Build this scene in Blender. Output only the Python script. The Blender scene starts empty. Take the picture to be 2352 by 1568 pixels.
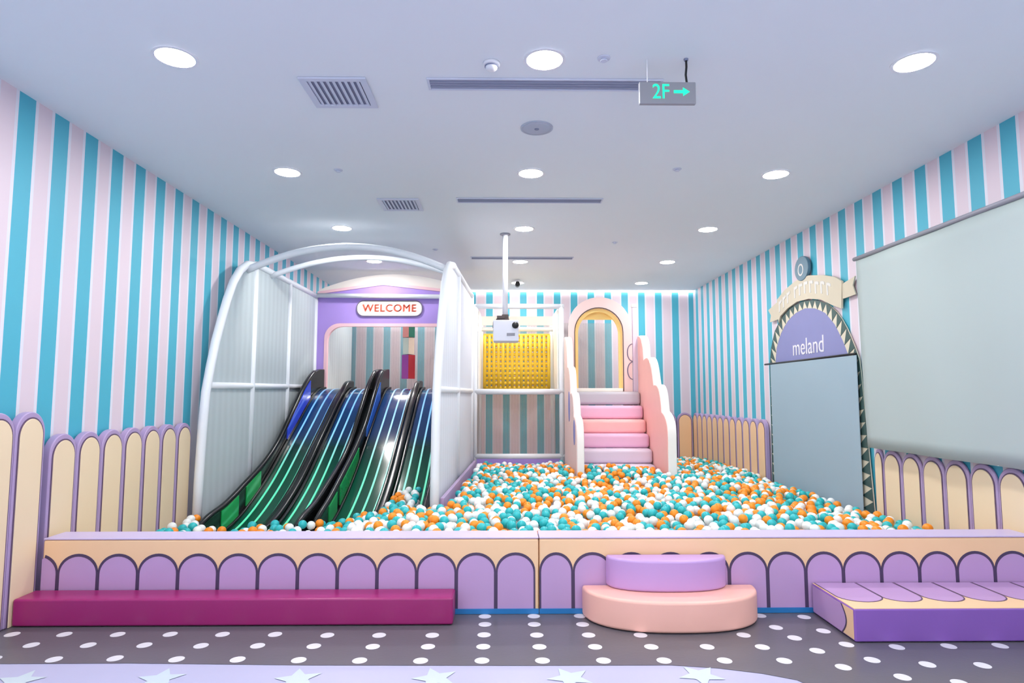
import bpy, math, random
import numpy as np
from mathutils import Matrix, Vector
random.seed(7)
rng = np.random.default_rng(11)
scene = bpy.context.scene
COL = scene.collection
PI = math.pi

# ------------------------------------------------------------------ room measures (metres)
XL, XR, YB, YF, ZC = -3.205, 3.675, 11.95, -2.6, 3.45
CAM_Z = 1.45

# ------------------------------------------------------------------ materials
def lin(c):
    c = c / 255.0
    return c / 12.92 if c <= 0.04045 else ((c + 0.055) / 1.055) ** 2.4
def rgb(r, g, b):
    return (lin(r), lin(g), lin(b), 1.0)

def mat(name, col, rough=0.5, noise=0.04, scale=6.0, bump=0.0, bscale=60.0, metal=0.0, coat=0.0, spec=0.5):
    m = bpy.data.materials.new(name); m.use_nodes = True
    nt = m.node_tree; N = nt.nodes; L = nt.links
    p = N['Principled BSDF']
    p.inputs['Roughness'].default_value = rough
    p.inputs['Metallic'].default_value = metal
    p.inputs['Coat Weight'].default_value = coat
    p.inputs['Specular IOR Level'].default_value = spec
    tc = N.new('ShaderNodeTexCoord')
    nz = N.new('ShaderNodeTexNoise'); nz.inputs['Scale'].default_value = scale; nz.inputs['Detail'].default_value = 2
    L.new(tc.outputs['Object'], nz.inputs['Vector'])
    mx = N.new('ShaderNodeMix'); mx.data_type = 'RGBA'
    c = rgb(*col)
    mx.inputs['A'].default_value = tuple(v * (1 - noise) for v in c[:3]) + (1,)
    mx.inputs['B'].default_value = tuple(min(1, v * (1 + noise)) for v in c[:3]) + (1,)
    L.new(nz.outputs['Fac'], mx.inputs['Factor'])
    L.new(mx.outputs['Result'], p.inputs['Base Color'])
    if bump:
        bz = N.new('ShaderNodeTexNoise'); bz.inputs['Scale'].default_value = bscale; bz.inputs['Detail'].default_value = 3
        L.new(tc.outputs['Object'], bz.inputs['Vector'])
        b = N.new('ShaderNodeBump'); b.inputs['Strength'].default_value = bump; b.inputs['Distance'].default_value = 0.01
        L.new(bz.outputs['Fac'], b.inputs['Height']); L.new(b.outputs['Normal'], p.inputs['Normal'])
    return m

def emit(name, col, strength, base=None):
    m = bpy.data.materials.new(name); m.use_nodes = True
    p = m.node_tree.nodes['Principled BSDF']
    p.inputs['Base Color'].default_value = rgb(*(base or col))
    p.inputs['Emission Color'].default_value = rgb(*col)
    p.inputs['Emission Strength'].default_value = strength
    p.inputs['Roughness'].default_value = 0.4
    return m

BLUE_ST, WHITE_ST, PINK_ST = (74, 174, 197), (222, 220, 230), (220, 203, 213)
def stripes(name, axis, period, start, blue_w, edge=0.028):
    m = bpy.data.materials.new(name); m.use_nodes = True
    nt = m.node_tree; N = nt.nodes; L = nt.links
    p = N['Principled BSDF']; p.inputs['Roughness'].default_value = 0.55
    tc = N.new('ShaderNodeTexCoord'); sp = N.new('ShaderNodeSeparateXYZ')
    L.new(tc.outputs['Object'], sp.inputs[0])
    a = N.new('ShaderNodeMath'); a.operation = 'SUBTRACT'; a.inputs[1].default_value = start - 40 * period
    L.new(sp.outputs[axis], a.inputs[0])
    d = N.new('ShaderNodeMath'); d.operation = 'DIVIDE'; d.inputs[1].default_value = period
    L.new(a.outputs[0], d.inputs[0])
    fr = N.new('ShaderNodeMath'); fr.operation = 'FRACT'; L.new(d.outputs[0], fr.inputs[0])
    cr = N.new('ShaderNodeValToRGB'); cr.color_ramp.interpolation = 'CONSTANT'
    e = cr.color_ramp.elements
    b = blue_w / period; w = edge / period
    e[0].position = 0; e[0].color = rgb(*BLUE_ST)
    e[1].position = b; e[1].color = rgb(*WHITE_ST)
    x = e.new(b + w); x.color = rgb(*PINK_ST)
    x = e.new(1 - w); x.color = rgb(*WHITE_ST)
    L.new(fr.outputs[0], cr.inputs[0])
    L.new(cr.outputs[0], p.inputs['Base Color'])
    return m

def net_mat(name, col, cover, axis='Y', fold=9.0, amp=0.12):
    """fine woven netting: part of the light goes through the holes, the threads scatter the rest"""
    m = bpy.data.materials.new(name); m.use_nodes = True
    nt = m.node_tree; N = nt.nodes; L = nt.links
    N.remove(N['Principled BSDF']); out = N['Material Output']
    d = N.new('ShaderNodeBsdfDiffuse'); d.inputs['Color'].default_value = rgb(*col)
    tl = N.new('ShaderNodeBsdfTranslucent'); tl.inputs['Color'].default_value = rgb(*col)
    m1 = N.new('ShaderNodeMixShader'); m1.inputs[0].default_value = 0.35
    L.new(d.outputs[0], m1.inputs[1]); L.new(tl.outputs[0], m1.inputs[2])
    tr = N.new('ShaderNodeBsdfTransparent')
    m2 = N.new('ShaderNodeMixShader')
    tc = N.new('ShaderNodeTexCoord')
    wv = N.new('ShaderNodeTexWave'); wv.bands_direction = axis; wv.inputs['Scale'].default_value = fold / 6.283 * 1.0
    wv.inputs['Distortion'].default_value = 1.5; wv.inputs['Detail'].default_value = 1
    L.new(tc.outputs['Object'], wv.inputs['Vector'])
    mr = N.new('ShaderNodeMapRange'); mr.inputs['To Min'].default_value = cover - amp; mr.inputs['To Max'].default_value = min(1, cover + amp)
    L.new(wv.outputs['Fac'], mr.inputs['Value'])
    L.new(mr.outputs[0], m2.inputs[0])
    L.new(tr.outputs[0], m2.inputs[1]); L.new(m1.outputs[0], m2.inputs[2])
    L.new(m2.outputs[0], out.inputs['Surface'])
    return m

def slide_mat():
    m = bpy.data.materials.new('slide_gelcoat'); m.use_nodes = True
    nt = m.node_tree; N = nt.nodes; L = nt.links
    p = N['Principled BSDF']; p.inputs['Roughness'].default_value = 0.13; p.inputs['Specular IOR Level'].default_value = 0.3
    tc = N.new('ShaderNodeTexCoord'); sp = N.new('ShaderNodeSeparateXYZ'); L.new(tc.outputs['Object'], sp.inputs[0])
    mr = N.new('ShaderNodeMapRange'); mr.inputs['From Min'].default_value = 0; mr.inputs['From Max'].default_value = 4.0
    L.new(sp.outputs['Y'], mr.inputs['Value'])
    cr = N.new('ShaderNodeValToRGB'); e = cr.color_ramp.elements
    e[0].position = 0.0; e[0].color = rgb(12, 34, 28)
    e[1].position = 1.0; e[1].color = rgb(22, 36, 46)
    for pos, c in ((0.18, (0, 78, 56)), (0.45, (0, 70, 50)), (0.56, (0, 46, 42)), (0.62, (6, 44, 84)), (0.85, (6, 58, 112))):
        x = e.new(pos); x.color = rgb(*c)
    L.new(mr.outputs[0], cr.inputs[0]); L.new(cr.outputs[0], p.inputs['Base Color'])
    return m
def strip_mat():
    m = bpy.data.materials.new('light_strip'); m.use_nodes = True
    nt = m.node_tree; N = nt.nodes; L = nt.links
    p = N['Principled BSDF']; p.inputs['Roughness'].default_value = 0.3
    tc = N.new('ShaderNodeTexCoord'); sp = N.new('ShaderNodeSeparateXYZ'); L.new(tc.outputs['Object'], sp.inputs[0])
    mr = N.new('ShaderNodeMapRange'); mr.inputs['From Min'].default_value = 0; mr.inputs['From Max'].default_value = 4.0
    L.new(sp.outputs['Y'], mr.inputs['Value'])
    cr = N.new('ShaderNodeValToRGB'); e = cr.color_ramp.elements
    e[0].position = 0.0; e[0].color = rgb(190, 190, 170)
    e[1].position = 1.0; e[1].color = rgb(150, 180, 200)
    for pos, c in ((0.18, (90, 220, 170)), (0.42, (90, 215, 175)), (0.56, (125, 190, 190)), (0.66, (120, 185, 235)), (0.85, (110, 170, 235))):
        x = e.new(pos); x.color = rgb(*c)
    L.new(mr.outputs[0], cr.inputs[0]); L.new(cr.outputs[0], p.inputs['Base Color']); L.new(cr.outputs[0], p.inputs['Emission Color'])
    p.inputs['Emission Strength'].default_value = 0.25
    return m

M = {}
def defm(k, *a, **kw): M[k] = mat(k, *a, **kw)
defm('ceiling_paint', (230, 235, 240), 0.9, 0.01, 1.5)
defm('dark_vinyl', (100, 97, 105), 0.32, 0.10, 3.0, 0.05, 40)
defm('lavender_vinyl', (184, 182, 212), 0.4, 0.03, 3.0)
defm('white_print', (226, 223, 230), 0.4, 0.01)
defm('mint_print', (199, 211, 219), 0.4, 0.02)
defm('pit_mat', (206, 200, 214), 0.6, 0.05)
defm('cream_vinyl', (236, 214, 180), 0.42, 0.02, 4.0, 0.04, 30)
defm('peach_vinyl', (246, 204, 160), 0.42, 0.03, 4.0, 0.04, 30)
defm('purple_edge', (176, 154, 194), 0.42, 0.05, 5.0, 0.03, 30)
defm('line_print', (74, 58, 90), 0.5, 0.05)
defm('thin_line', (98, 76, 104), 0.5, 0.05)
defm('lilac_vinyl', (192, 156, 202), 0.40, 0.03, 5.0, 0.04, 30)
defm('cap_vinyl', (200, 184, 218), 0.40, 0.02, 5.0)
defm('maroon_vinyl', (158, 36, 108), 0.34, 0.06, 5.0, 0.05, 30)
defm('pink_vinyl', (252, 192, 176), 0.36, 0.02, 5.0, 0.04, 30)
defm('mauve_vinyl', (194, 156, 212), 0.36, 0.02, 5.0, 0.04, 30)
defm('violet_vinyl', (144, 98, 186), 0.36, 0.05, 5.0, 0.05, 30)
defm('blue_strip', (36, 120, 186), 0.4, 0.05)
defm('white_tube', (232, 236, 242), 0.45, 0.02)
defm('black_fibreglass', (16, 18, 20), 0.22, 0.15, 6.0, spec=0.3)
defm('blue_fibreglass', (30, 66, 226), 0.2, 0.1, 6.0, coat=0.4)
defm('sky_fibreglass', (34, 120, 236), 0.2, 0.1, 6.0, coat=0.4)
defm('green_fibreglass', (34, 172, 88), 0.2, 0.2, 6.0, coat=0.4)
defm('purple_board', (172, 144, 220), 0.5, 0.03)
defm('pink_trim', (246, 200, 208), 0.5, 0.02)
defm('cream_board', (250, 244, 234), 0.5, 0.02)
defm('coral_print', (240, 104, 80), 0.5, 0.02)
defm('grey_line', (110, 100, 124), 0.5, 0.02)
defm('yellow_rope', (255, 208, 62), 0.6, 0.08, 20)
defm('yellow_board', (252, 218, 136), 0.5, 0.04)
defm('blush_board', (238, 208, 204), 0.5, 0.02)
defm('pale_lilac', (222, 206, 226), 0.5, 0.02)
defm('step_grey', (188, 186, 196), 0.42, 0.03)
defm('step_lilac', (232, 184, 214), 0.42, 0.03)
defm('step_salmon', (246, 188, 186), 0.42, 0.03)
defm('step_pale', (218, 204, 222), 0.42, 0.03)
defm('side_salmon', (244, 186, 178), 0.42, 0.03)
defm('edge_white', (248, 244, 240), 0.42, 0.02)
defm('oval_blue', (134, 136, 200), 0.5, 0.02)
defm('deck_foam', (226, 206, 190), 0.6, 0.04)
defm('grey_shade', (154, 176, 190), 0.7, 0.02, 2.0)
defm('screen_fabric', (172, 185, 185), 0.75, 0.02, 1.0)
defm('bar_grey', (140, 140, 152), 0.45, 0.04)
defm('black_plastic', (22, 22, 26), 0.4, 0.05)
defm('dark_brown', (70, 58, 56), 0.5, 0.05)
defm('purple_panel', (132, 134, 184), 0.55, 0.03)
defm('dark_green_print', (56, 84, 82), 0.5, 0.05)
defm('cream_print', (216, 208, 186), 0.5, 0.03)
defm('banner_tan', (204, 194, 172), 0.55, 0.05)
defm('banner_letter', (216, 214, 210), 0.55, 0.02)
defm('medallion_teal', (96, 128, 146), 0.5, 0.06)
defm('white_plastic', (232, 232, 238), 0.4, 0.02)
defm('projector_white', (216, 218, 230), 0.4, 0.02)
defm('vent_white', (206, 210, 226), 0.5, 0.02)
defm('vent_dark', (128, 134, 160), 0.7, 0.05)
defm('slot_grey', (158, 162, 182), 0.6, 0.05)
defm('speaker_grey', (178, 184, 200), 0.7, 0.03, 200)
defm('sign_housing', (150, 150, 156), 0.4, 0.03)
defm('foam_purple', (150, 62, 160), 0.5, 0.03)
defm('foam_red', (178, 24, 44), 0.5, 0.03)
defm('foam_green', (0, 120, 96), 0.5, 0.03)
defm('foam_coral', (240, 160, 146), 0.5, 0.03)
defm('foam_mint', (206, 224, 206), 0.5, 0.03)
defm('foam_cream', (232, 214, 190), 0.5, 0.03)
defm('ball_orange', (252, 146, 22), 0.32, 0.08, 2.0)
defm('ball_teal', (34, 182, 186), 0.32, 0.08, 2.0)
defm('ball_white', (240, 242, 240), 0.32, 0.02, 2.0)
M['diffuser'] = emit('diffuser', (255, 253, 250), 105.0)
M['green_led'] = emit('green_led', (20, 240, 150), 0.8)
M['added_strip_glow'] = emit('added_strip_glow', (255, 250, 246), 4.5)
M['net_white'] = net_mat('net_white', (230, 238, 240), 0.80, 'Y', 14, 0.035)
M['net_dense'] = net_mat('net_dense', (238, 241, 248), 0.88, 'Y', 11, 0.03)
M['net_tan'] = net_mat('net_tan', (200, 170, 130), 0.13, 'X', 40, 0.03)
M['net_grey'] = net_mat('net_grey', (190, 184, 178), 0.22, 'X', 40, 0.03)
M['slide'] = slide_mat(); M['strip'] = strip_mat()
M['stripe_l'] = stripes('striped_wall_paint_l', 'Y', 0.3269, 4.005, 0.145)
M['stripe_r'] = stripes('striped_wall_paint_r', 'Y', 0.3207, 4.284, 0.142)
M['stripe_b'] = stripes('striped_wall_paint_b', 'X', 0.3278, 0.305, 0.128)

# ------------------------------------------------------------------ mesh builder
class MB:
    def __init__(s): s.v = []; s.f = []; s.m = []
    def add(s, vs, fs, mi=0):
        b = len(s.v); s.v += [tuple(v) for v in vs]
        s.f += [tuple(b + i for i in f) for f in fs]; s.m += [mi] * len(fs); return s
    def box(s, x0, x1, y0, y1, z0, z1, mi=0):
        vs = [(x, y, z) for z in (z0, z1) for y in (y0, y1) for x in (x0, x1)]
        return s.add(vs, [(0, 2, 3, 1), (4, 5, 7, 6), (0, 1, 5, 4), (2, 6, 7, 3), (0, 4, 6, 2), (1, 3, 7, 5)], mi)
    def prism(s, pts, d0, d1, fr, mi=0):
        """extrude the 2D outline pts from depth d0 to d1; fr(u, v, d) -> xyz"""
        n = len(pts)
        vs = [fr(u, v, d0) for u, v in pts] + [fr(u, v, d1) for u, v in pts]
        fs = [tuple(range(n))[::-1], tuple(range(n, 2 * n))] + [(i, (i + 1) % n, n + (i + 1) % n, n + i) for i in range(n)]
        return s.add(vs, fs, mi)
    def strip(s, a, b, d0, d1, fr, mi=0, closed=False):
        """solid band between the outlines a and b (same count)"""
        n = len(a)
        vs = [fr(*p, d0) for p in a] + [fr(*p, d0) for p in b] + [fr(*p, d1) for p in a] + [fr(*p, d1) for p in b]
        fs = []
        for i in range(n if closed else n - 1):
            j = (i + 1) % n
            fs += [(i, j, n + j, n + i), (2 * n + i, 3 * n + i, 3 * n + j, 2 * n + j), (i, 2 * n + i, 2 * n + j, j), (n + i, n + j, 3 * n + j, 3 * n + i)]
        if not closed:
            fs += [(0, n, 3 * n, 2 * n), (n - 1, 3 * n - 1, 4 * n - 1, 2 * n - 1)]
        return s.add(vs, fs, mi)
    def tube(s, pts, r, n=12, mi=0, cap=True):
        pts = [Vector(p) for p in pts]; k = len(pts); rings = []
        up = Vector((0, 0, 1))
        t0 = (pts[1] - pts[0]).normalized()
        a = t0.cross(up) if abs(t0.dot(up)) < 0.95 else t0.cross(Vector((1, 0, 0)))
        a.normalize()
        for i in range(k):
            t = (pts[min(i + 1, k - 1)] - pts[max(i - 1, 0)]).normalized()
            a = (a - t * a.dot(t)).normalized(); b = t.cross(a)
            rr = r[i] if isinstance(r, (list, tuple)) else r
            rings.append([pts[i] + (a * math.cos(2 * PI * j / n) + b * math.sin(2 * PI * j / n)) * rr for j in range(n)])
        vs = [v for R in rings for v in R]
        fs = [(i * n + j, i * n + (j + 1) % n, (i + 1) * n + (j + 1) % n, (i + 1) * n + j) for i in range(k - 1) for j in range(n)]
        if cap: fs += [tuple(range(n))[::-1], tuple(range((k - 1) * n, k * n))]
        return s.add(vs, fs, mi)
    def lathe(s, prof, c, n=28, mi=0):
        """profile [(r, z)] turned about the vertical through c"""
        vs = []; k = len(prof)
        for r, z in prof:
            vs += [(c[0] + r * math.cos(2 * PI * j / n), c[1] + r * math.sin(2 * PI * j / n), c[2] + z) for j in range(n)]
        fs = [(i * n + j, i * n + (j + 1) % n, (i + 1) * n + (j + 1) % n, (i + 1) * n + j) for i in range(k - 1) for j in range(n)]
        fs += [tuple(range(n))[::-1], tuple(range((k - 1) * n, k * n))]
        return s.add(vs, fs, mi)

def tag(o, label=None, cat=None, group=None, kind=None):
    if label: o['label'] = label
    if cat: o['category'] = cat
    if group: o['group'] = group
    if kind: o['kind'] = kind
    return o
def thing(name, label, cat, loc=(0, 0, 0), group=None, rz=0.0):
    o = bpy.data.objects.new(name, None); COL.objects.link(o)
    o.location = loc; o.rotation_euler = (0, 0, rz); o.empty_display_size = 0.1
    return tag(o, label, cat, group)
def obj(name, mb, mats, parent=None, bevel=0.0, smooth=False, local=False, seg=2, label=None):
    me = bpy.data.meshes.new(name)
    off = Vector((0, 0, 0))
    if parent is not None and not local:
        q = parent
        while q is not None: off += q.location; q = q.parent
    me.from_pydata([tuple(Vector(v) - off) for v in mb.v], [], mb.f)
    for k in (mats if isinstance(mats, (list, tuple)) else [mats]): me.materials.append(M[k])
    if len(set(mb.m)) > 1: me.polygons.foreach_set('material_index', mb.m)
    import bmesh
    bm = bmesh.new(); bm.from_mesh(me); bmesh.ops.recalc_face_normals(bm, faces=bm.faces); bm.to_mesh(me); bm.free()
    if smooth: me.polygons.foreach_set('use_smooth', [True] * len(me.polygons))
    me.update()
    o = bpy.data.objects.new(name, me); COL.objects.link(o)
    if parent is not None: o.parent = parent
    if bevel:
        b = o.modifiers.new('soft_edge', 'BEVEL'); b.width = bevel; b.segments = seg; b.limit_method = 'ANGLE'; b.angle_limit = 0.7
        me.polygons.foreach_set('use_smooth', [True] * len(me.polygons))
        w = o.modifiers.new('shade', 'WEIGHTED_NORMAL'); w.keep_sharp = False
    if label: o['label'] = label
    return o
def smooth_by_angle(o, a=0.6):
    me = o.data
    me.polygons.foreach_set('use_smooth', [True] * len(me.polygons))
    me.set_sharp_from_angle(angle=a)
    return o
def dup(root, label=None, group=None, loc=None, rz=None):
    def cp(o, par):
        c = o.copy(); COL.objects.link(c); c.parent = par
        for ch in [x for x in bpy.data.objects if x.parent is o]: cp(ch, c)
        return c
    r = cp(root, None)
    if label: r['label'] = label
    if group: r['group'] = group
    if loc is not None: r.location = loc
    if rz is not None: r.rotation_euler = (0, 0, rz)
    return r

XZ = lambda y0: (lambda u, v, d: (u, y0 + d, v))        # outline in X-Z, depth along +Y
YZ = lambda x0: (lambda u, v, d: (x0 + d, u, v))        # outline in Y-Z, depth along +X
XY = lambda z0: (lambda u, v, d: (u, v, z0 + d))
def arch(w, h, rise, n=18, cx=0.0, z0=0.0):
    p = [(cx - w / 2, z0)]
    for i in range(n + 1):
        a = PI - PI * i / n
        p.append((cx + w / 2 * math.cos(a), z0 + h - rise + rise * math.sin(a)))
    p.append((cx + w / 2, z0)); return p
def rrect(x0, x1, z0, z1, r, n=6):
    p = []
    for cx, cz, a0 in ((x1 - r, z1 - r, 0), (x0 + r, z1 - r, PI / 2), (x0 + r, z0 + r, PI), (x1 - r, z0 + r, 1.5 * PI)):
        p += [(cx + r * math.cos(a0 + PI / 2 * i / n), cz + r * math.sin(a0 + PI / 2 * i / n)) for i in range(n + 1)]
    return p
def ellipse(cx, cy, rx, ry, n=32):
    return [(cx + rx * math.cos(2 * PI * i / n), cy + ry * math.sin(2 * PI * i / n)) for i in range(n)]
def text_obj(name, txt, size, mtx, matk, parent=None, ext=0.003, sx=1.0, bold=0.0, space=1.0, stroke=0.0):
    cu = bpy.data.curves.new(name + '_curve', 'FONT'); cu.body = txt; cu.size = size; cu.extrude = ext; cu.offset = bold; cu.space_character = space
    cu.align_x = 'CENTER'; cu.align_y = 'CENTER'
    t = bpy.data.objects.new('tmp', cu); COL.objects.link(t)
    dg = bpy.context.evaluated_depsgraph_get(); dg.update()
    me = bpy.data.meshes.new_from_object(t.evaluated_get(dg)); me.name = name
    bpy.data.objects.remove(t); bpy.data.curves.remove(cu)
    if stroke:                                   # heavier strokes: the outline repeated a few millimetres to each side
        import bmesh
        bm = bmesh.new()
        for k in (-stroke, 0.0, stroke):
            n0 = len(bm.verts); bm.from_mesh(me); bm.verts.ensure_lookup_table()
            bmesh.ops.translate(bm, verts=bm.verts[n0:], vec=(k, k * 0.5, abs(k) * 0.05))
        bm.to_mesh(me); bm.free()
    me.transform(mtx @ Matrix.Diagonal((sx, 1, 1, 1)))
    off = Vector((0, 0, 0)); q = parent
    while q is not None: off += q.location; q = q.parent
    me.transform(Matrix.Translation(-off))
    me.materials.clear(); me.materials.append(M[matk])
    o = bpy.data.objects.new(name, me); COL.objects.link(o); o.parent = parent
    return o

# ------------------------------------------------------------------ the setting
def struct(o): o['kind'] = 'structure'; return o
mb = MB().box(XL - 0.1, XR + 0.1, YF, YB + 0.1, -0.1, -0.004, 0)
mb.add([(XL, 4.3, 0), (XR, 4.3, 0), (XR, YB, 0), (XL, YB, 0)], [(0, 1, 2, 3)], 4)
edge = [(XL, 3.545), (-2.725, 3.536), (-2.025, 3.535), (-1.072, 3.499), (0.1, 3.479), (0.897, 3.475), (1.141, 3.434), (1.347, 3.369), (1.494, 3.293), (1.548, 3.20), (1.60, 3.05), (1.75, 2.85), (2.1, 2.7), (XR, 2.6)]
mb.add([(x, y, -0.002) for x, y in edge] + [(XR, 4.3, -0.002), (XL, 4.3, -0.002)], [tuple(range(len(edge) + 2))], 1)
dots = [(-2.983, 3.951), (-2.666, 3.947), (-2.342, 3.942), (-2.025, 3.941), (-1.707, 3.935), (-1.388, 3.931), (-1.067, 3.913), (-0.754, 3.909), (-0.433, 3.905), (-0.12, 3.908), (0.199, 3.9), (0.512, 3.896), (0.826, 3.892), (1.45, 3.885), (-3.06, 3.79), (-2.744, 3.786), (-2.413, 3.781), (-2.087, 3.777), (-1.754, 3.764), (-1.426, 3.76), (-1.099, 3.75), (-0.757, 3.739), (-0.438, 3.735), (-0.119, 3.731), (0.205, 3.724), (0.526, 3.72), (0.85, 3.716), (1.172, 3.712), (1.489, 3.705), (-2.813, 3.599), (-2.471, 3.586), (-2.144, 3.596), (-1.799, 3.58), (-1.462, 3.573), (-1.124, 3.561), (-0.789, 3.551), (-0.455, 3.544), (-0.12, 3.542), (0.211, 3.538), (0.545, 3.534), (0.876, 3.53), (1.207, 3.526), (1.532, 3.519), (-0.12, 4.08), (0.192, 4.076), (0.498, 4.072), (-0.125, 4.222), (0.196, 4.222), (0.5, 4.222), (1.683, 4.213), (1.963, 4.185), (1.699, 4.005), (1.966, 3.944), (1.738, 3.837), (1.994, 3.736), (1.779, 3.649), (2.264, 3.695), (2.572, 3.704), (2.874, 3.706), (3.18, 3.71), (2.019, 3.524), (2.283, 3.463), (2.572, 3.448), (2.87, 3.45), (1.812, 3.436), (2.053, 3.315), (2.301, 3.249), (2.6, 3.2)]
for x, y in dots:
    mb.add([(a, b, -0.001) for a, b in ellipse(x, y, 0.041, 0.041, 20)], [tuple(range(20))], 2)
def star(cx, cy, r, rot):
    return [(cx + (r if i % 2 == 0 else r * 0.45) * math.cos(rot + PI * i / 5), cy + (r if i % 2 == 0 else r * 0.45) * math.sin(rot + PI * i / 5), -0.001) for i in range(10)]
for i, (x, y) in enumerate([(-2.47, 3.33), (-1.762, 3.345), (-1.056, 3.335), (-0.352, 3.335), (0.341, 3.33), (1.021, 3.35), (-2.1, 2.9), (-1.4, 2.9), (-0.7, 2.9), (0.0, 2.9), (0.7, 2.9)]):
    mb.add(star(x, y, 0.125, 0.35 + 0.1 * i), [tuple(range(10))], 3)
struct(obj('floor', mb, ['lavender_vinyl', 'dark_vinyl', 'white_print', 'mint_print', 'pit_mat']))
struct(obj('ceiling', MB().box(XL - 0.1, XR + 0.1, YF, YB + 0.1, ZC, ZC + 0.1), 'ceiling_paint'))
struct(obj('wall_left', MB().box(XL - 0.1, XL, YF, YB, 0, ZC), 'stripe_l'))
struct(obj('wall_right', MB().box(XR, XR + 0.1, YF, YB, 0, ZC), 'stripe_r'))
struct(obj('wall_back', MB().box(XL - 0.1, XR + 0.1, YB, YB + 0.1, 0, ZC), 'stripe_b'))

struct(obj('added_light_strip', MB().box(XL + 0.01, XR - 0.01, 11.905, 11.945, 3.425, 3.448), 'added_strip_glow'))  # glowing strip added to brighten the back wall and the ceiling end
# ------------------------------------------------------------------ padded pickets along the walls
def make_picket(w, h, face='cream_vinyl', depth=0.055, name='fence_pad'):
    t = thing(name, '', 'fence pad')
    P = arch(w - 0.004, h, 0.145)
    obj('pad', MB().prism(P, 0.0, depth, lambda u, v, d: (u, d, v)), 'purple_edge', t, bevel=0.008, local=True)
    wi = w * 0.76; o1 = arch(wi + 0.018, h - 0.035, 0.125); o2 = arch(wi, h - 0.045, 0.118)
    obj('outline', MB().strip(o1, o2, -0.004, 0.002, lambda u, v, d: (u, d, v)), 'thin_line', t, local=True, label='thin dark purple arch line')
    obj('cream_face', MB().prism(o2, -0.008, 0.002, lambda u, v, d: (u, d, v)), face, t, bevel=0.003, local=True, label='rounded front face without the purple edge')
    return t
ORD = ['first', 'second', 'third', 'fourth', 'fifth', 'sixth', 'seventh', 'eighth', 'ninth', 'tenth', 'eleventh', 'twelfth', 'thirteenth']
def picket_row(w, h, spots, rz, labels, group, face='cream_vinyl', depth=0.055):
    base = None
    for (x, y), lab in zip(spots, labels):
        if base is None:
            base = make_picket(w, h, face, depth); o = base
            o.location = (x, y, 0); o.rotation_euler = (0, 0, rz); tag(o, lab, None, group)
        else:
            o = dup(base, lab, group, (x, y, 0), rz)
    return base
G1 = 'padded pickets on the wall beside the slides'
picket_row(0.26, 1.335, [(-3.09, 4.273 - 0.13), (-3.09, 4.273 - 0.39)], PI / 2,
           ['tall cream picket pad touching the end of the pit wall and maroon bench',
            'tall cream picket pad cut by the picture edge beside the maroon bench'], G1)
ps = [4.37 + 0.279 * (i + 0.5) for i in range(7)]
picket_row(0.279, 1.17, [(-3.125, y) for y in ps], PI / 2,
           ['%s short cream picket pad past the tall pair, wall beside the slides' % ORD[i] for i in range(7)], G1)
G2 = 'padded pickets under the projection screen'
ys = [6.03 - 0.2795 * (i + 0.5) for i in range(6)]
picket_row(0.2795, 0.922, [(3.65, y) for y in ys], -PI / 2,
           ['%s cream picket pad from the grey doorway under the projection screen' % ORD[i + 1] for i in range(6)], G2, 'cream_vinyl', 0.022)
nar = make_picket(0.14, 0.922, 'cream_vinyl', 0.022); nar.location = (3.65, 6.10, 0); nar.rotation_euler = (0, 0, -PI / 2)
tag(nar, 'narrow cream picket pad beside the triangle border of the grey doorway', None, G2)
G3 = 'padded pickets between doorway and back corner'
ys = [8.62 + 0.2755 * (i + 0.5) for i in range(12)]
picket_row(0.2755, 1.10, [(3.606, y) for y in ys], -PI / 2,
           ['%s peach picket pad past the grey doorway towards the back corner' % ORD[i] for i in range(12)], G3, 'peach_vinyl')
picket_row(0.30, 1.10, [(3.44, 11.885), (3.13, 11.885)], 0,
           ['peach picket pad on back wall tight in the corner by the pink stairs',
            'peach picket pad on back wall half hidden by the pink stair side'], 'padded pickets on the back wall', 'peach_vinyl')

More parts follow.
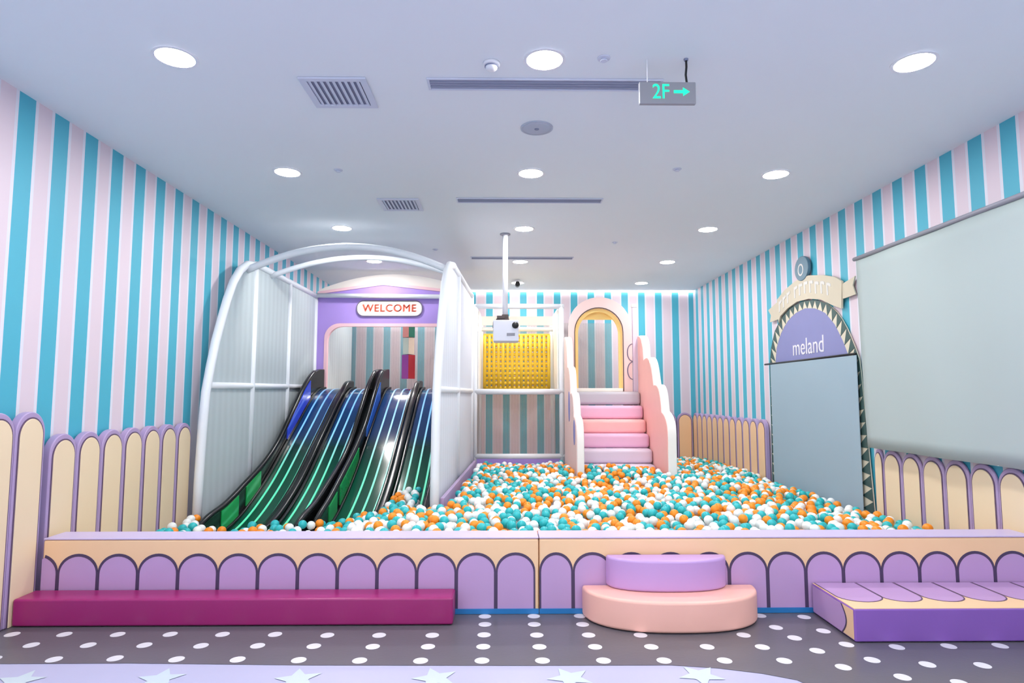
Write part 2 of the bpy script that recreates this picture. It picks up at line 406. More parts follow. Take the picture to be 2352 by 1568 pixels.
# ------------------------------------------------------------------ pit wall
WF, WT = 4.273, 0.495
def pit_wall(x0, x1, bounds, label):
    t = thing('pit_wall', label, 'padded wall', ((x0 + x1) / 2, WF + 0.1, 0), 'padded pit wall sections')
    obj('core', MB().box(x0, x1, WF, WF + 0.205, 0, WT - 0.012), 'peach_vinyl', t, bevel=0.012, label='peach padded wall body')
    obj('top_cap', MB().box(x0, x1, WF - 0.001, WF + 0.207, WT - 0.012, WT), 'cap_vinyl', t, bevel=0.005, label='pale lavender top cap')
    pet = MB(); ln = MB()
    for a, b in zip(bounds[:-1], bounds[1:]):
        w = b - a; c = (a + b) / 2
        o1 = [(max(x0, min(x1, u)), v) for u, v in arch(w, 0.395, 0.12, cx=c, z0=0.0)]
        o2 = [(max(x0, min(x1, u)), v) for u, v in arch(w - 0.024, 0.377, 0.112, cx=c, z0=0.0)]
        if a >= x0 - 0.01 and b <= x1 + 0.01:
            pet.prism(o2, -0.0025, 0.001, XZ(WF)); ln.strip(o1, o2, -0.0035, 0.001, XZ(WF))
        elif a < x0:                          # cut by the wall's own end
            q = [(u, v) for u, v in arch(w - 0.024, 0.377, 0.112, cx=c) if u > x0]; q = [(x0, 0), (x0, q[0][1] - 0.01)] + q
            pet.prism(q, -0.0025, 0.001, XZ(WF))
            o1 = [(u, v) for u, v in arch(w, 0.395, 0.12, cx=c)][-11:]; o2 = [(u, v) for u, v in arch(w - 0.024, 0.377, 0.112, cx=c)][-11:]
            k = [i for i in range(11) if o2[i][0] > x0]
            ln.strip([o1[i] for i in k], [o2[i] for i in k], -0.0035, 0.001, XZ(WF))
        else:
            q = [(u, v) for u, v in arch(w - 0.024, 0.377, 0.112, cx=c) if u < x1]; q = q + [(x1, q[-1][1] - 0.01), (x1, 0)]
            pet.prism(q, -0.0025, 0.001, XZ(WF))
    obj('scallop_panel', pet, 'lilac_vinyl', t, label='row of lilac rounded scallops')
    obj('scallop_outline', ln, 'line_print', t, label='dark purple scallop outlines')
    obj('base_strip', MB().box(max(x0, -3.05), x1, WF - 0.012, WF - 0.004, 0.0, 0.032), 'blue_strip', t, label='blue strip along the floor')
    return t
b1 = [-2.953 + 0.2635 * i for i in range(-1, 13)]
pit_wall(-3.06, 0.232, b1, 'padded peach pit wall with lilac scallops behind the maroon bench')
b2 = [0.209, 0.461, 0.724, 0.987, 1.25, 1.51, 1.768, 2.026, 2.280, 2.538, 2.796, 3.052, 3.309, 3.565]
b2[0] = 0.236
pit_wall(0.236, 3.59, b2, 'padded peach pit wall with lilac scallops behind pink step and violet ledge')

# ------------------------------------------------------------------ benches and step at the front
o = obj('bench', MB().box(-3.08, -0.322, 4.062, 4.258, 0.002, 0.168), 'maroon_vinyl', None, bevel=0.014, seg=3)
tag(o, 'long low maroon padded bench against the scalloped pit wall', 'bench')
def half_disc(cx, yb, rx, ry, n=40, e=2.35):
    p = []
    for i in range(n + 1):
        a = PI * i / n
        c, s = math.cos(a), math.sin(a)
        p.append((cx + rx * math.copysign(abs(c) ** (2 / e), c), yb - ry * abs(s) ** (2 / e)))
    return p
t = thing('play_step', 'rounded two-tier padded step, purple tier on wider pink tier, against the pit wall', 'step', (1.087, 4.2, 0))
obj('lower_tier', MB().prism(half_disc(1.087, 4.258, 0.57, 0.365), 0, 0.187, XY(0.002)), 'pink_vinyl', t, bevel=0.02, seg=4, label='wide salmon pink lower tier')
obj('upper_tier', MB().prism(half_disc(1.075, 4.258, 0.398, 0.185), 0, 0.196, XY(0.190)), 'mauve_vinyl', t, bevel=0.018, seg=4, label='small mauve purple upper tier')
# violet ledge
t = thing('ledge', 'violet padded ledge with scalloped lilac top in front of the pit wall', 'bench', (2.9, 4.0, 0))
LX, LY0, LY1, LZ = 2.06, 3.757, 4.262, 0.190
obj('body', MB().box(LX, 3.66, LY0, LY1, 0.002, LZ), 'violet_vinyl', t, bevel=0.010, seg=3, label='solid violet padded block')
obj('top_cover', MB().box(LX + 0.004, 3.65, LY0 + 0.006, LY1 - 0.003, LZ - 0.002, LZ + 0.002), 'peach_vinyl', t, label='cream top cover margin')
def petal(w, cx, y_back, y_tip, rise, n=14):
    p = [(cx + w / 2, y_back)]
    for i in range(n + 1):
        a = PI * i / n
        p.append((cx + w / 2 * math.cos(a), y_tip + rise - rise * math.sin(a)))
    p.append((cx - w / 2, y_back)); return p
pm, lm_ = MB(), MB()
for i in range(6):
    c = LX + 0.15 + 0.2635 * i
    w = 0.2635
    if i == 0: c, w = LX + 0.155, 0.29
    o1, o2 = petal(w - 0.002, c, LY1 - 0.004, 3.872, 0.12), petal(w - 0.018, c, LY1 - 0.004, 3.88, 0.115)
    pm.prism(o2, 0.0, 0.0022, XY(LZ + 0.0012)); lm_.strip(o1, o2, 0.0, 0.0026, XY(LZ + 0.0012))
obj('scallop_panel', pm, 'lilac_vinyl', t, label='lilac scallop petals on the ledge top')
obj('scallop_outline', lm_, 'thin_line', t, label='thin dark scallop outlines')
sd = [(LY0 + 0.012, 0.012), (LY1 - 0.01, 0.012), (LY1 - 0.01, LZ - 0.01), (LY0 + 0.012, LZ - 0.01)]
sm = MB().prism(sd, -0.0015, 0.002, YZ(LX), 0)
pt = [(LY1 - 0.012, 0.012)] + [(3.90 - 0.05 * math.sin(PI * i / 12), 0.012 + (LZ - 0.022) * i / 12) for i in range(13)] + [(LY1 - 0.012, LZ - 0.01)]
sm.prism(pt, -0.003, 0.001, YZ(LX), 1)
ou = [(3.90 - 0.05 * math.sin(PI * i / 12), 0.012 + (LZ - 0.022) * i / 12) for i in range(13)]
sm.strip([(y - 0.011, z) for y, z in ou], ou, -0.004, 0.001, YZ(LX), 2)
obj('end_cover', sm, ['peach_vinyl', 'lilac_vinyl', 'line_print'], t, label='lilac and cream end cover with dark curved line')

# ------------------------------------------------------------------ ceiling fittings
RX = [-1.96, 0.24, 2.475]; RY = [3.575, 5.50, 7.40, 9.28, 11.08]
COLN = ['column along the slide-side wall', 'middle column', 'column along the projection-screen wall']
base = None
for j, y in enumerate([1.65] + RY):  # leading row is unseen, added over the camera to brighten the front
    for i, x in enumerate(RX):
        if j == 0: lab = 'added round ceiling downlight in the unseen row over the camera, %s' % COLN[i]
        else: lab = 'round glowing ceiling downlight, %s row, %s' % (ORD[j - 1], COLN[i])
        if base is None:
            base = thing('downlight', lab, 'ceiling light', (x, y, ZC), 'recessed ceiling downlights')
            a, b = ellipse(0, 0, 0.128, 0.128, 40), ellipse(0, 0, 0.108, 0.108, 40)
            obj('trim_ring', MB().strip(a, b, -0.008, -0.001, XY(0), closed=True), 'white_plastic', base, local=True)
            obj('diffuser', MB().prism(b, -0.005, -0.001, XY(0)), 'diffuser', base, local=True, label='glowing white light disc')
        else: dup(base, lab, None, (x, y, ZC))
def vent(x, y, label):
    t = thing('air_vent', label, 'air vent', (x, y, ZC), 'slatted ceiling air vents')
    a = [(-0.215, -0.205), (0.215, -0.205), (0.215, 0.205), (-0.215, 0.205)]; b = [(u * 0.8, v * 0.8) for u, v in a]
    obj('frame', MB().strip(a, b, -0.014, -0.001, XY(0), closed=True), 'vent_white', t, local=True, bevel=0.003)
    obj('duct_opening', MB().prism(b, -0.003, -0.001, XY(0)), 'vent_dark', t, local=True, label='grey dark opening behind slats')
    for i in range(9):
        u = -0.155 + 0.31 * i / 8
        obj('slat', MB().add([(u - 0.013, -0.164, -0.004), (u + 0.009, -0.164, -0.013), (u + 0.009, 0.164, -0.013), (u - 0.013, 0.164, -0.004),
                              (u - 0.011, -0.164, -0.003), (u + 0.011, -0.164, -0.012), (u + 0.011, 0.164, -0.012), (u - 0.011, 0.164, -0.003)],
                             [(0, 1, 2, 3), (7, 6, 5, 4), (0, 4, 5, 1), (1, 5, 6, 2), (2, 6, 7, 3), (3, 7, 4, 0)]), 'vent_white', t, local=True)
    return t
v1 = vent(-1.095, 4.0, 'square white slatted air vent beside the first long ceiling slot')
dup(v1, 'square white slatted air vent beside the second long ceiling slot', None, (-1.095, 6.45, ZC))
def slot(y, label):
    t = thing('slot_diffuser', label, 'air slot', (0.26, y, ZC), 'long slot air diffusers')
    a = [(-0.755, -0.074), (0.755, -0.074), (0.755, 0.074), (-0.755, 0.074)]; b = [(-0.74, -0.062), (0.74, -0.062), (0.74, 0.062), (-0.74, 0.062)]
    obj('frame', MB().strip(a, b, -0.012, -0.001, XY(0), closed=True), 'vent_white', t, local=True, bevel=0.002)
    obj('slot_opening', MB().prism(b, -0.003, -0.001, XY(0)), 'slot_grey', t, local=True, label='grey slot opening')
    f = MB()
    for v in (-0.03, 0.0, 0.03): f.box(-0.74, 0.74, v - 0.002, v + 0.002, -0.012, -0.003)
    obj('guide_blade', f, 'slot_grey', t, local=True)
    return t
s1 = slot(3.87, 'long grey slot diffuser behind the green exit sign')
dup(s1, 'long grey slot diffuser just beyond the second middle downlight', None, (0.26, 6.29, ZC))
dup(s1, 'long grey slot diffuser behind the projector pole', None, (0.26, 9.02, ZC))
t = thing('ceiling_speaker', 'round grey flush speaker between first slot and second middle downlight', 'speaker', (0.243, 4.535, ZC))
obj('grille', MB().lathe([(0.112, -0.002), (0.112, -0.008), (0.09, -0.011), (0.01, -0.012)], (0, 0, 0), 36), 'speaker_grey', t, local=True, smooth=True)
obj('rim', MB().strip(ellipse(0, 0, 0.122, 0.122, 36), ellipse(0, 0, 0.11, 0.11, 36), -0.009, -0.001, XY(0), closed=True), 'speaker_grey', t, local=True)
obj('centre_cap', MB().lathe([(0.018, -0.010), (0.016, -0.016), (0.004, -0.017)], (0, 0, 0), 16), 'vent_dark', t, local=True)
t = thing('smoke_detector', 'small white domed smoke detector beside the first middle downlight', 'smoke detector', (-0.079, 3.62, ZC))
obj('base', MB().lathe([(0.052, -0.001), (0.052, -0.014), (0.046, -0.018)], (0, 0, 0)), 'white_plastic', t, local=True, smooth=True)
obj('sensor_head', MB().lathe([(0.038, -0.018), (0.036, -0.034), (0.026, -0.046), (0.006, -0.048)], (0, 0, 0)), 'white_plastic', t, local=True, smooth=True)
obj('sensor_slot', MB().strip(ellipse(0, 0, 0.041, 0.041, 24), ellipse(0, 0, 0.036, 0.036, 24), -0.027, -0.021, XY(0), closed=True), 'vent_dark', t, local=True)
base = None
for x, y, lab in ((0.593, 3.555, 'small pale sprinkler cap between first middle downlight and exit sign'),
                  (-1.487, 5.443, 'small pale sprinkler cap beside the second slide-side downlight'),
                  (1.539, 5.383, 'small pale sprinkler cap between second middle and screen-side downlights'),
                  (1.459, 8.067, 'small pale sprinkler cap between third and fourth screen-side downlights'),
                  (-0.954, 8.493, 'small pale sprinkler cap above the arched slide frame')):
    if base is None:
        base = thing('sprinkler_cap', lab, 'sprinkler', (x, y, ZC), 'ceiling sprinkler caps')
        obj('flange', MB().lathe([(0.04, -0.001), (0.038, -0.006), (0.02, -0.008)], (0, 0, 0), 20), 'vent_white', base, local=True)
        obj('disc', MB().lathe([(0.016, -0.008), (0.022, -0.018), (0.02, -0.021)], (0, 0, 0), 16), 'vent_white', base, local=True)
    else: dup(base, lab, None, (x, y, ZC))
# exit sign
t = thing('exit_sign', 'hanging grey exit sign with green lit 2F and arrow', 'sign', (0.97, 3.56, 3.3))
obj('housing', MB().box(0.80, 1.138, 3.545, 3.575, 3.165, 3.30), 'sign_housing', t, bevel=0.006)
text_obj('lettering', '2F', 0.128, Matrix.Translation((0.928, 3.5435, 3.235)) @ Matrix.Rotation(PI / 2, 4, 'X'), 'green_led', t, 0.001, 0.85)['label'] = 'green glowing 2F'
ar = MB().prism([(1.005, 3.229), (1.06, 3.229), (1.06, 3.212), (1.10, 3.238), (1.06, 3.264), (1.06, 3.247), (1.005, 3.247)], -0.0015, 0.0, XZ(3.5445))
obj('arrow', ar, 'green_led', t, label='green glowing arrow')
obj('cable', MB().tube([(0.852, 3.56, 3.30), (0.852, 3.56, 3.449)], 0.0025, 8), 'white_plastic', t, label='thin pale hanging wire')
obj('cable', MB().tube([(1.088, 3.56, 3.30), (1.083, 3.56, 3.35), (1.088, 3.56, 3.40), (1.087, 3.56, 3.449)], 0.007, 8), 'black_plastic', t, label='thick black hanging cord')
obj('ceiling_clip', MB().lathe([(0.014, -0.001), (0.012, -0.012)], (1.087, 3.56, ZC), 14), 'vent_dark', t)
# projector
t = thing('projector', 'white projector hanging from the ceiling on a long white pole', 'projector', (0.01, 7.66, ZC))
obj('ceiling_plate', MB().lathe([(0.065, -0.001), (0.065, -0.012), (0.04, -0.02)], (0.01, 7.66, ZC)), 'bar_grey', t, smooth=True)
obj('pole', MB().tube([(0.01, 7.66, 3.435), (0.01, 7.66, 2.9), (0.012, 7.66, 2.42)], 0.034, 16), 'white_plastic', t, smooth=True)
obj('bracket', MB().box(-0.10, 0.06, 7.60, 7.72, 2.355, 2.375).box(-0.03, 0.055, 7.62, 7.70, 2.375, 2.43).tube([(-0.11, 7.62, 2.36), (-0.13, 7.61, 2.33), (-0.135, 7.60, 2.26)], 0.010, 8).box(-0.09, 0.01, 7.58, 7.62, 2.375, 2.41), 'dark_brown', t, bevel=0.003, label='dark mounting bracket')
bd = obj('body', MB().box(-0.135, 0.175, 7.52, 7.80, 2.09, 2.35), 'projector_white', t, bevel=0.012, label='white projector case')
obj('lens', MB().tube([(0.135, 7.525, 2.285), (0.135, 7.49, 2.285)], [0.042, 0.038], 24), 'black_plastic', bd, smooth=True, label='round black lens')
obj('vent_panel', MB().box(0.03, 0.13, 7.516, 7.522, 2.155, 2.19), 'bar_grey', bd, label='grey vent panel')
# security camera
t = thing('security_camera', 'small black security camera hanging near the back wall', 'security camera', (0.232, 10.80, ZC))
obj('mount', MB().lathe([(0.04, -0.001), (0.04, -0.015), (0.025, -0.022)], (0.232, 10.80, ZC), 20).tube([(0.232, 10.80, ZC - 0.02), (0.232, 10.80, ZC - 0.035)], 0.012, 10), 'white_plastic', t, smooth=True)
obj('body', MB().tube([(0.232, 10.90, ZC - 0.078), (0.232, 10.72, ZC - 0.086), (0.232, 10.70, ZC - 0.087)], [0.042, 0.045, 0.038], 18), 'black_plastic', t, smooth=True)

# ------------------------------------------------------------------ slides
BED = [(5.95, 0.05), (6.25, 0.055), (6.6, 0.085), (7.03, 0.21), (7.56, 0.44), (8.24, 0.83), (8.66, 1.07), (9.02, 1.28), (9.35, 1.44), (9.6, 1.515), (9.9, 1.535)]
def interp(tab, y):
    ys = [p[0] for p in tab]; zs = [p[1] for p in tab]
    # monotone-ish cubic through the table
    y = max(ys[0], min(ys[-1], y))
    for i in range(len(ys) - 1):
        if y <= ys[i + 1] + 1e-9: break
    def sl(k):
        a, b = max(0, k - 1), min(len(ys) - 1, k + 1)
        return (zs[b] - zs[a]) / (ys[b] - ys[a])
    h = ys[i + 1] - ys[i]; s = (y - ys[i]) / h
    return ((2 * s**3 - 3 * s**2 + 1) * zs[i] + (s**3 - 2 * s**2 + s) * h * sl(i) + (-2 * s**3 + 3 * s**2) * zs[i + 1] + (s**3 - s**2) * h * sl(i + 1))
bed_z = lambda y: interp(BED, y)
WALLH = [(5.85, 0.06), (5.98, 0.15), (6.3, 0.225), (7.0, 0.25), (8.0, 0.15), (8.6, 0.24), (9.0, 0.30), (9.5, 0.31), (9.9, 0.31)]
def slide(x0, x1, y_end, strips, label, mid_pan):
    t = thing('racing_slide', label, 'slide', (x0, 5.9, 0), 'two-lane racing slides')
    Y = [y_end + (9.9 - y_end) * i / 60 for i in range(61)]
    xm = (x0 + x1) / 2
    top = [(y, bed_z(y)) for y in Y]; bot = [(y, max(0.01, bed_z(y) - 0.07)) for y in Y]
    smooth_by_angle(obj('slide_bed', MB().strip(top, bot, 0.0, x1 - x0, YZ(x0)), 'slide', t), 0.8)
    def wallp(xc, wd, hs, pan, tall=1.0):
        a = [(y, bed_z(max(y, y_end)) + interp(WALLH, y - (y_end - 5.95)) * hs) for y in Y]
        b = [(y, max(0.008, bed_z(y) - 0.08)) for y in Y]
        return obj('side_wall', MB().strip(a, b, -wd / 2, wd / 2, YZ(xc)), 'black_fibreglass', t, bevel=0.016, seg=3)
    for xc in (x0 + 0.03, x1 - 0.03):
        w = wallp(xc, 0.06, 1.0, None)
        # black lip tube along the wall's top edge
        lip = [(xc, y, bed_z(max(y, y_end)) + interp(WALLH, y - (y_end - 5.95)) - 0.005) for y in Y if y < 9.5]
        obj('lip', MB().tube(lip, 0.034, 10), 'black_fibreglass', w, smooth=True)
    # inner coloured flank of the wall by the first lane
    for (ya, yb, k) in mid_pan:
        P = [y for y in Y if ya <= y <= yb]
        a = [(y, bed_z(y) + interp(WALLH, y - (y_end - 5.95)) * 0.93) for y in P]; b = [(y, bed_z(y) + 0.02) for y in P]
        obj('flank_panel', MB().strip(a, b, 0, 0.012, YZ(x0 + 0.058)), k, t, label='bright coloured inner flank')
    # middle divider: low rounded ridge with a raised head at the top
    dz = lambda y: bed_z(y) + 0.07 + (0.06 if y > 9.3 else 0.0) * min(1, (y - 9.3) / 0.3 if y > 9.3 else 0)
    a = [(y, dz(y)) for y in Y]; b = [(y, bed_z(y) - 0.02) for y in Y]
    obj('lane_divider', MB().strip(a, b, -0.045, 0.045, YZ(xm)), 'black_fibreglass', t, bevel=0.03, seg=4)
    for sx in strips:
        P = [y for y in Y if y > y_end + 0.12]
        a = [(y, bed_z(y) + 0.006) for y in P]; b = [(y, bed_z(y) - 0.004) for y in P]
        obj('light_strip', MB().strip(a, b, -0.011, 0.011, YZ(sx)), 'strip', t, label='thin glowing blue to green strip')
    for lane in ((x0 + 0.06, xm - 0.05), (xm + 0.05, x1 - 0.06)):   # dark seams beside the lanes
        obj('lane_edge', MB().strip([(y, bed_z(y) + 0.03) for y in Y], [(y, bed_z(y) - 0.003) for y in Y], 0, 0.035, YZ(lane[0])).strip([(y, bed_z(y) + 0.03) for y in Y], [(y, bed_z(y) - 0.003) for y in Y], -0.035, 0.0, YZ(lane[1])), 'black_fibreglass', t, bevel=0.008)
    return t
slide(-2.90, -1.925, 5.95, [-2.74, -2.62, -2.50, -2.28, -2.165, -2.05], 'black glossy two-lane slide beside the white net wall and striped wall',
      [(6.35, 6.85, 'green_fibreglass'), (6.95, 7.45, 'green_fibreglass'), (8.2, 9.2, 'blue_fibreglass')])
slide(-1.875, -0.78, 6.22, [-1.665, -1.54, -1.42, -1.165, -1.045, -0.925], 'black glossy two-lane slide whose foot is buried in the ball heap',
      [(6.55, 6.95, 'green_fibreglass'), (7.0, 7.9, 'green_fibreglass'), (8.3, 9.2, 'sky_fibreglass')])

# ------------------------------------------------------------------ white net enclosure around the slides
PROF = [(6.28, 0.0), (6.29, 0.6), (6.32, 1.1), (6.36, 1.47), (6.44, 1.74), (6.53, 2.0), (6.64, 2.24), (6.76, 2.48), (6.90, 2.70), (7.06, 2.86), (7.26, 2.97), (7.55, 3.02)]
xr = lambda y: -0.69 + (y - 6.28) * 0.17 / 3.72
t = thing('net_enclosure', 'white tubular frame with white net sides and arched top around the slides', 'play frame', (-1.85, 8.1, 0))
Lx = -3.02
obj('hoop', MB().tube([(Lx, y, z) for y, z in PROF], 0.045, 14), 'white_tube', t, smooth=True)
obj('hoop', MB().tube([(xr(y), y, z) for y, z in PROF], 0.045, 14), 'white_tube', t, smooth=True)
obj('top_rail', MB().tube([(Lx, 7.5, 3.02), (Lx, 9.9, 3.02)], 0.04, 12), 'white_tube', t, smooth=True)
obj('top_rail', MB().tube([(xr(7.5), 7.5, 3.02), (xr(9.9), 9.9, 3.02)], 0.04, 12), 'white_tube', t, smooth=True)
for y, zt in ((7.5, 3.02), (8.7, 3.02), (9.92, 3.02)):
    obj('post', MB().tube([(Lx, y, 0.0), (Lx, y, zt)], 0.038, 12), 'white_tube', t, smooth=True)
for y in (8.1, 9.92):
    obj('post', MB().tube([(xr(y), y, 0.0), (xr(y), y, 3.02)], 0.038, 12), 'white_tube', t, smooth=True)
obj('middle_rail', MB().tube([(Lx, 6.36, 1.54), (Lx, 9.9, 1.56)], 0.036, 12), 'white_tube', t, smooth=True)
obj('middle_rail', MB().tube([(xr(6.36), 6.36, 1.50), (xr(9.9), 9.9, 1.50)], 0.036, 12), 'white_tube', t, smooth=True)
def arcp(x0, x1, y, z0, zp, n=28):
    return [(x0 + (x1 - x0) * i / n, y, z0 + (zp - z0) * (1 - (2 * i / n - 1) ** 2)) for i in range(n + 1)]
obj('arch_tube', MB().tube(arcp(Lx, xr(7.25), 7.25, 2.90, 3.185), 0.042, 12), 'white_tube', t, smooth=True)
obj('arch_tube', MB().tube(arcp(Lx, xr(8.0), 8.0, 2.97, 3.22), 0.036, 12), 'white_tube', t, smooth=True)
obj('cross_rail', MB().tube([(Lx, 9.875, 3.02), (xr(9.875), 9.875, 3.0)], 0.036, 12), 'white_tube', t, smooth=True)
side = PROF + [(9.92, 3.02), (9.92, 0.02)]
obj('net_panel', MB().prism(side, -0.004, 0.004, YZ(Lx)), 'net_white', t, label='white net side by the striped wall')
P2 = [(y, z) for y, z in side]
nm = MB(); n = len(P2)
vs = [(xr(y) - 0.004, y, z) for y, z in P2] + [(xr(y) + 0.004, y, z) for y, z in P2]
nm.add(vs, [tuple(range(n)), tuple(range(n, 2 * n))] + [(i, (i + 1) % n, n + (i + 1) % n, n + i) for i in range(n)])
obj('net_panel', nm, 'net_dense', t, label='white net side by the ball pit')
bs = MB().add([(xr(6.33) + 0.05, 6.33, 0), (xr(9.85) + 0.05, 9.85, 0), (xr(9.85) + 0.05, 9.85, 0.42), (xr(6.33) + 0.05, 6.33, 0.42),
               (xr(6.33) + 0.09, 6.33, 0), (xr(9.85) + 0.09, 9.85, 0), (xr(9.85) + 0.09, 9.85, 0.42), (xr(6.33) + 0.09, 6.33, 0.42)],
              [(0, 1, 2, 3), (7, 6, 5, 4), (0, 4, 5, 1), (1, 5, 6, 2), (2, 6, 7, 3), (3, 7, 4, 0)])
obj('base_pad', bs, 'purple_edge', t, bevel=0.008, label='low purple pad along the net foot')

# welcome gateway
BY = 9.95
t = thing('welcome_gateway', 'purple gateway board with WELCOME plate above the slide tops', 'gateway', (-1.75, BY, 1.535))
o_out = [(-3.0, 1.55), (-3.0, 3.05), (-1.955, 3.20), (-0.58, 3.05), (-0.58, 1.55)]
o_in = [(-2.875, 1.55)] + [(-2.635 + 0.24 * math.cos(PI - PI / 2 * i / 8), 2.34 + 0.24 * math.sin(PI - PI / 2 * i / 8)) for i in range(9)] + \
       [(-0.92 + 0.24 * math.cos(PI / 2 - PI / 2 * i / 8), 2.34 + 0.24 * math.sin(PI / 2 - PI / 2 * i / 8)) for i in range(9)] + [(-0.68, 1.55)]
obj('board', MB().prism(o_out + o_in[::-1], 0.0, 0.05, XZ(BY)), 'purple_board', t, bevel=0.005)
sh = lambda p, k: [(u + (k if u < -1.75 else -k) if 1 else u, v - (k if v > 2.2 else 0)) for u, v in p]
obj('opening_trim', MB().strip(o_in, sh(o_in, 0.05), -0.01, 0.06, XZ(BY)), 'pink_trim', t, label='pale pink edging of the opening')
pe = [(-3.0, 3.05), (-1.955, 3.20), (-0.58, 3.05)]
obj('gable_trim', MB().strip([(u, v + 0.045) for u, v in pe], [(u, v + 0.0) for u, v in pe], -0.012, 0.05, XZ(BY)), 'pink_trim', t, label='pink gable edging')
ar = arcp(-3.0, -0.58, 0, 3.13, 3.39, 24)
obj('canopy_board', MB().strip([(u, v) for u, _, v in ar], [(u, 3.0) for u, _, v in ar], 0.06, 0.10, XZ(BY)), 'cream_board', t, label='arched cream white board behind the gable')
pl = obj('name_plate', MB().prism(rrect(-2.355, -1.325, 2.705, 2.935, 0.1), -0.022, -0.001, XZ(BY)), 'cream_board', t, label='cream rounded name plate')
obj('plate_rim', MB().strip(rrect(-2.37, -1.31, 2.69, 2.95, 0.115), rrect(-2.356, -1.324, 2.704, 2.936, 0.105), -0.027, -0.001, XZ(BY), closed=True), 'grey_line', pl)
text_obj('lettering', 'WELCOME', 0.165, Matrix.Translation((-1.84, BY - 0.024, 2.82)) @ Matrix.Rotation(PI / 2, 4, 'X'), 'coral_print', pl, 0.003, 1.0, 0.0, 1.12, 0.006)['label'] = 'coral WELCOME letters'
# hanging foam blocks behind the opening
t = thing('hanging_foam_blocks', 'hanging column of foam blocks, purple and red block lowest, behind the slide tops', 'hanging toy', (-1.69, 11.0, 2.9))
def foam(z0, z1, s, kx, ky, lab):
    m = MB(); a = 0.93
    c, sn = math.cos(a) * s, math.sin(a) * s
    q = [(-1.69 - c * 0.0, 11.0 - 0), ]
    pts = [(-1.69 + s * 1.414 * math.cos(a + PI / 4 + PI / 2 * i), 11.0 + s * 1.414 * math.sin(a + PI / 4 + PI / 2 * i)) for i in range(4)]
    v = [(x, y, z0) for x, y in pts] + [(x, y, z1) for x, y in pts]
    m.add(v, [(0, 1, 2, 3), (4, 5, 6, 7)], 0)
    for i in range(4):
        j = (i + 1) % 4; mid = ((pts[i][0] + pts[j][0]) / 2 + 1.69)
        m.add([v[i], v[j], v[4 + j], v[4 + i]], [(0, 1, 2, 3)], 1 if mid > 0.01 else 0)
    obj('foam_block', m, [kx, ky], t, label=lab)
foam(1.72, 2.14, 0.082, 'foam_purple', 'foam_red', 'purple and red foam block')
foam(2.15, 2.44, 0.07, 'foam_mint', 'foam_cream', 'mint and cream foam block')
foam(2.45, 2.78, 0.075, 'foam_coral', 'foam_green', 'coral and green foam block')
obj('strap', MB().tube([(-1.69, 11.0, 1.75), (-1.69, 11.0, 3.44)], 0.01, 8), 'bar_grey', t)

# ------------------------------------------------------------------ climbing bay and deck at the back
FY = 10.02
t = thing('climbing_frame', 'white post frame with raised deck and purple base between slides and stairs', 'play frame', (0.2, 10.9, 0))
for x in (-0.47, 0.925):
    obj('post', MB().tube([(x, FY, 0), (x, FY, 2.9)], 0.042, 12), 'white_tube', t, smooth=True)
for x in (-0.47, 0.925):
    obj('post', MB().tube([(x, 11.85, 0), (x, 11.85, 2.9)], 0.042, 12), 'white_tube', t, smooth=True)
for z, r in ((2.87, 0.042), (1.49, 0.045), (0.465, 0.042)):
    obj('rail', MB().tube([(-0.47, FY, z), (0.97, FY, z)], r, 12), 'white_tube', t, smooth=True)
obj('rail', MB().tube([(-0.47, 11.0, 2.60), (0.925, 11.0, 2.60)], 0.04, 12), 'white_tube', t, smooth=True)
for x in (-0.47, 0.925):
    obj('rail', MB().tube([(x, FY, 2.87), (x, 11.85, 2.87)], 0.036, 10), 'white_tube', t, smooth=True)
obj('deck', MB().box(-2.98, -0.60, 10.08, 11.75, 1.44, 1.52), 'deck_foam', t, bevel=0.01)
obj('deck', MB().box(0.99, 2.06, 10.08, 11.75, 1.44, 1.52), 'deck_foam', t, bevel=0.01)
obj('deck_front', MB().box(-2.98, -0.56, 9.93, 10.03, 1.44, 1.53), 'pink_trim', t, bevel=0.008, label='pink padded edge above the slides')
obj('base_panel', MB().box(-0.45, 0.95, FY - 0.02, FY + 0.03, 0, 0.43), 'purple_board', t, bevel=0.006, label='purple base panel')
obj('safety_net', MB().box(-0.43, 0.89, FY + 0.045, FY + 0.048, 0.5, 1.45), 'net_tan', t, label='thin tan net over the lower bay')
obj('safety_net', MB().box(-2.98, 2.05, 11.80, 11.803, 1.52, 2.8), 'net_grey', t, label='thin grey net along the back wall')
obj('inner_panel', MB().box(0.86, 0.885, 10.1, 11.8, 1.52, 2.8), 'cream_board', t, label='cream inner side panel')
obj('inner_panel', MB().box(-0.425, -0.40, 10.1, 11.8, 1.52, 2.8), 'cream_board', t, label='cream inner side panel')
obj('valance', MB().box(-0.42, 0.88, 11.0, 11.03, 2.67, 2.83), 'cream_board', t, label='cream strip under the top rail')
obj('safety_net', MB().box(-2.887, -2.883, 10.06, 11.78, 1.53, 2.85), 'net_white', t, label='white side net of the deck')
# yellow rope net
yn = MB()
NY = 10.9; x0, x1, z0, z1 = -0.34, 0.78, 1.56, 2.48
for i in range(15):
    x = x0 + (x1 - x0) * i / 14
    yn.tube([(x, NY, z0), (x, NY, z1)], 0.027 if i % 2 else 0.030, 8)
for i in range(12):
    z = z0 + (z1 - z0) * i / 11
    yn.tube([(x0 - 0.02, NY + 0.012, z), (x1 + 0.02, NY + 0.012, z)], 0.030, 8)
o = obj('rope_net', yn, 'yellow_rope', None, smooth=True)
tag(o, 'yellow knotted rope net standing in the upper bay of the climbing frame', 'rope net')

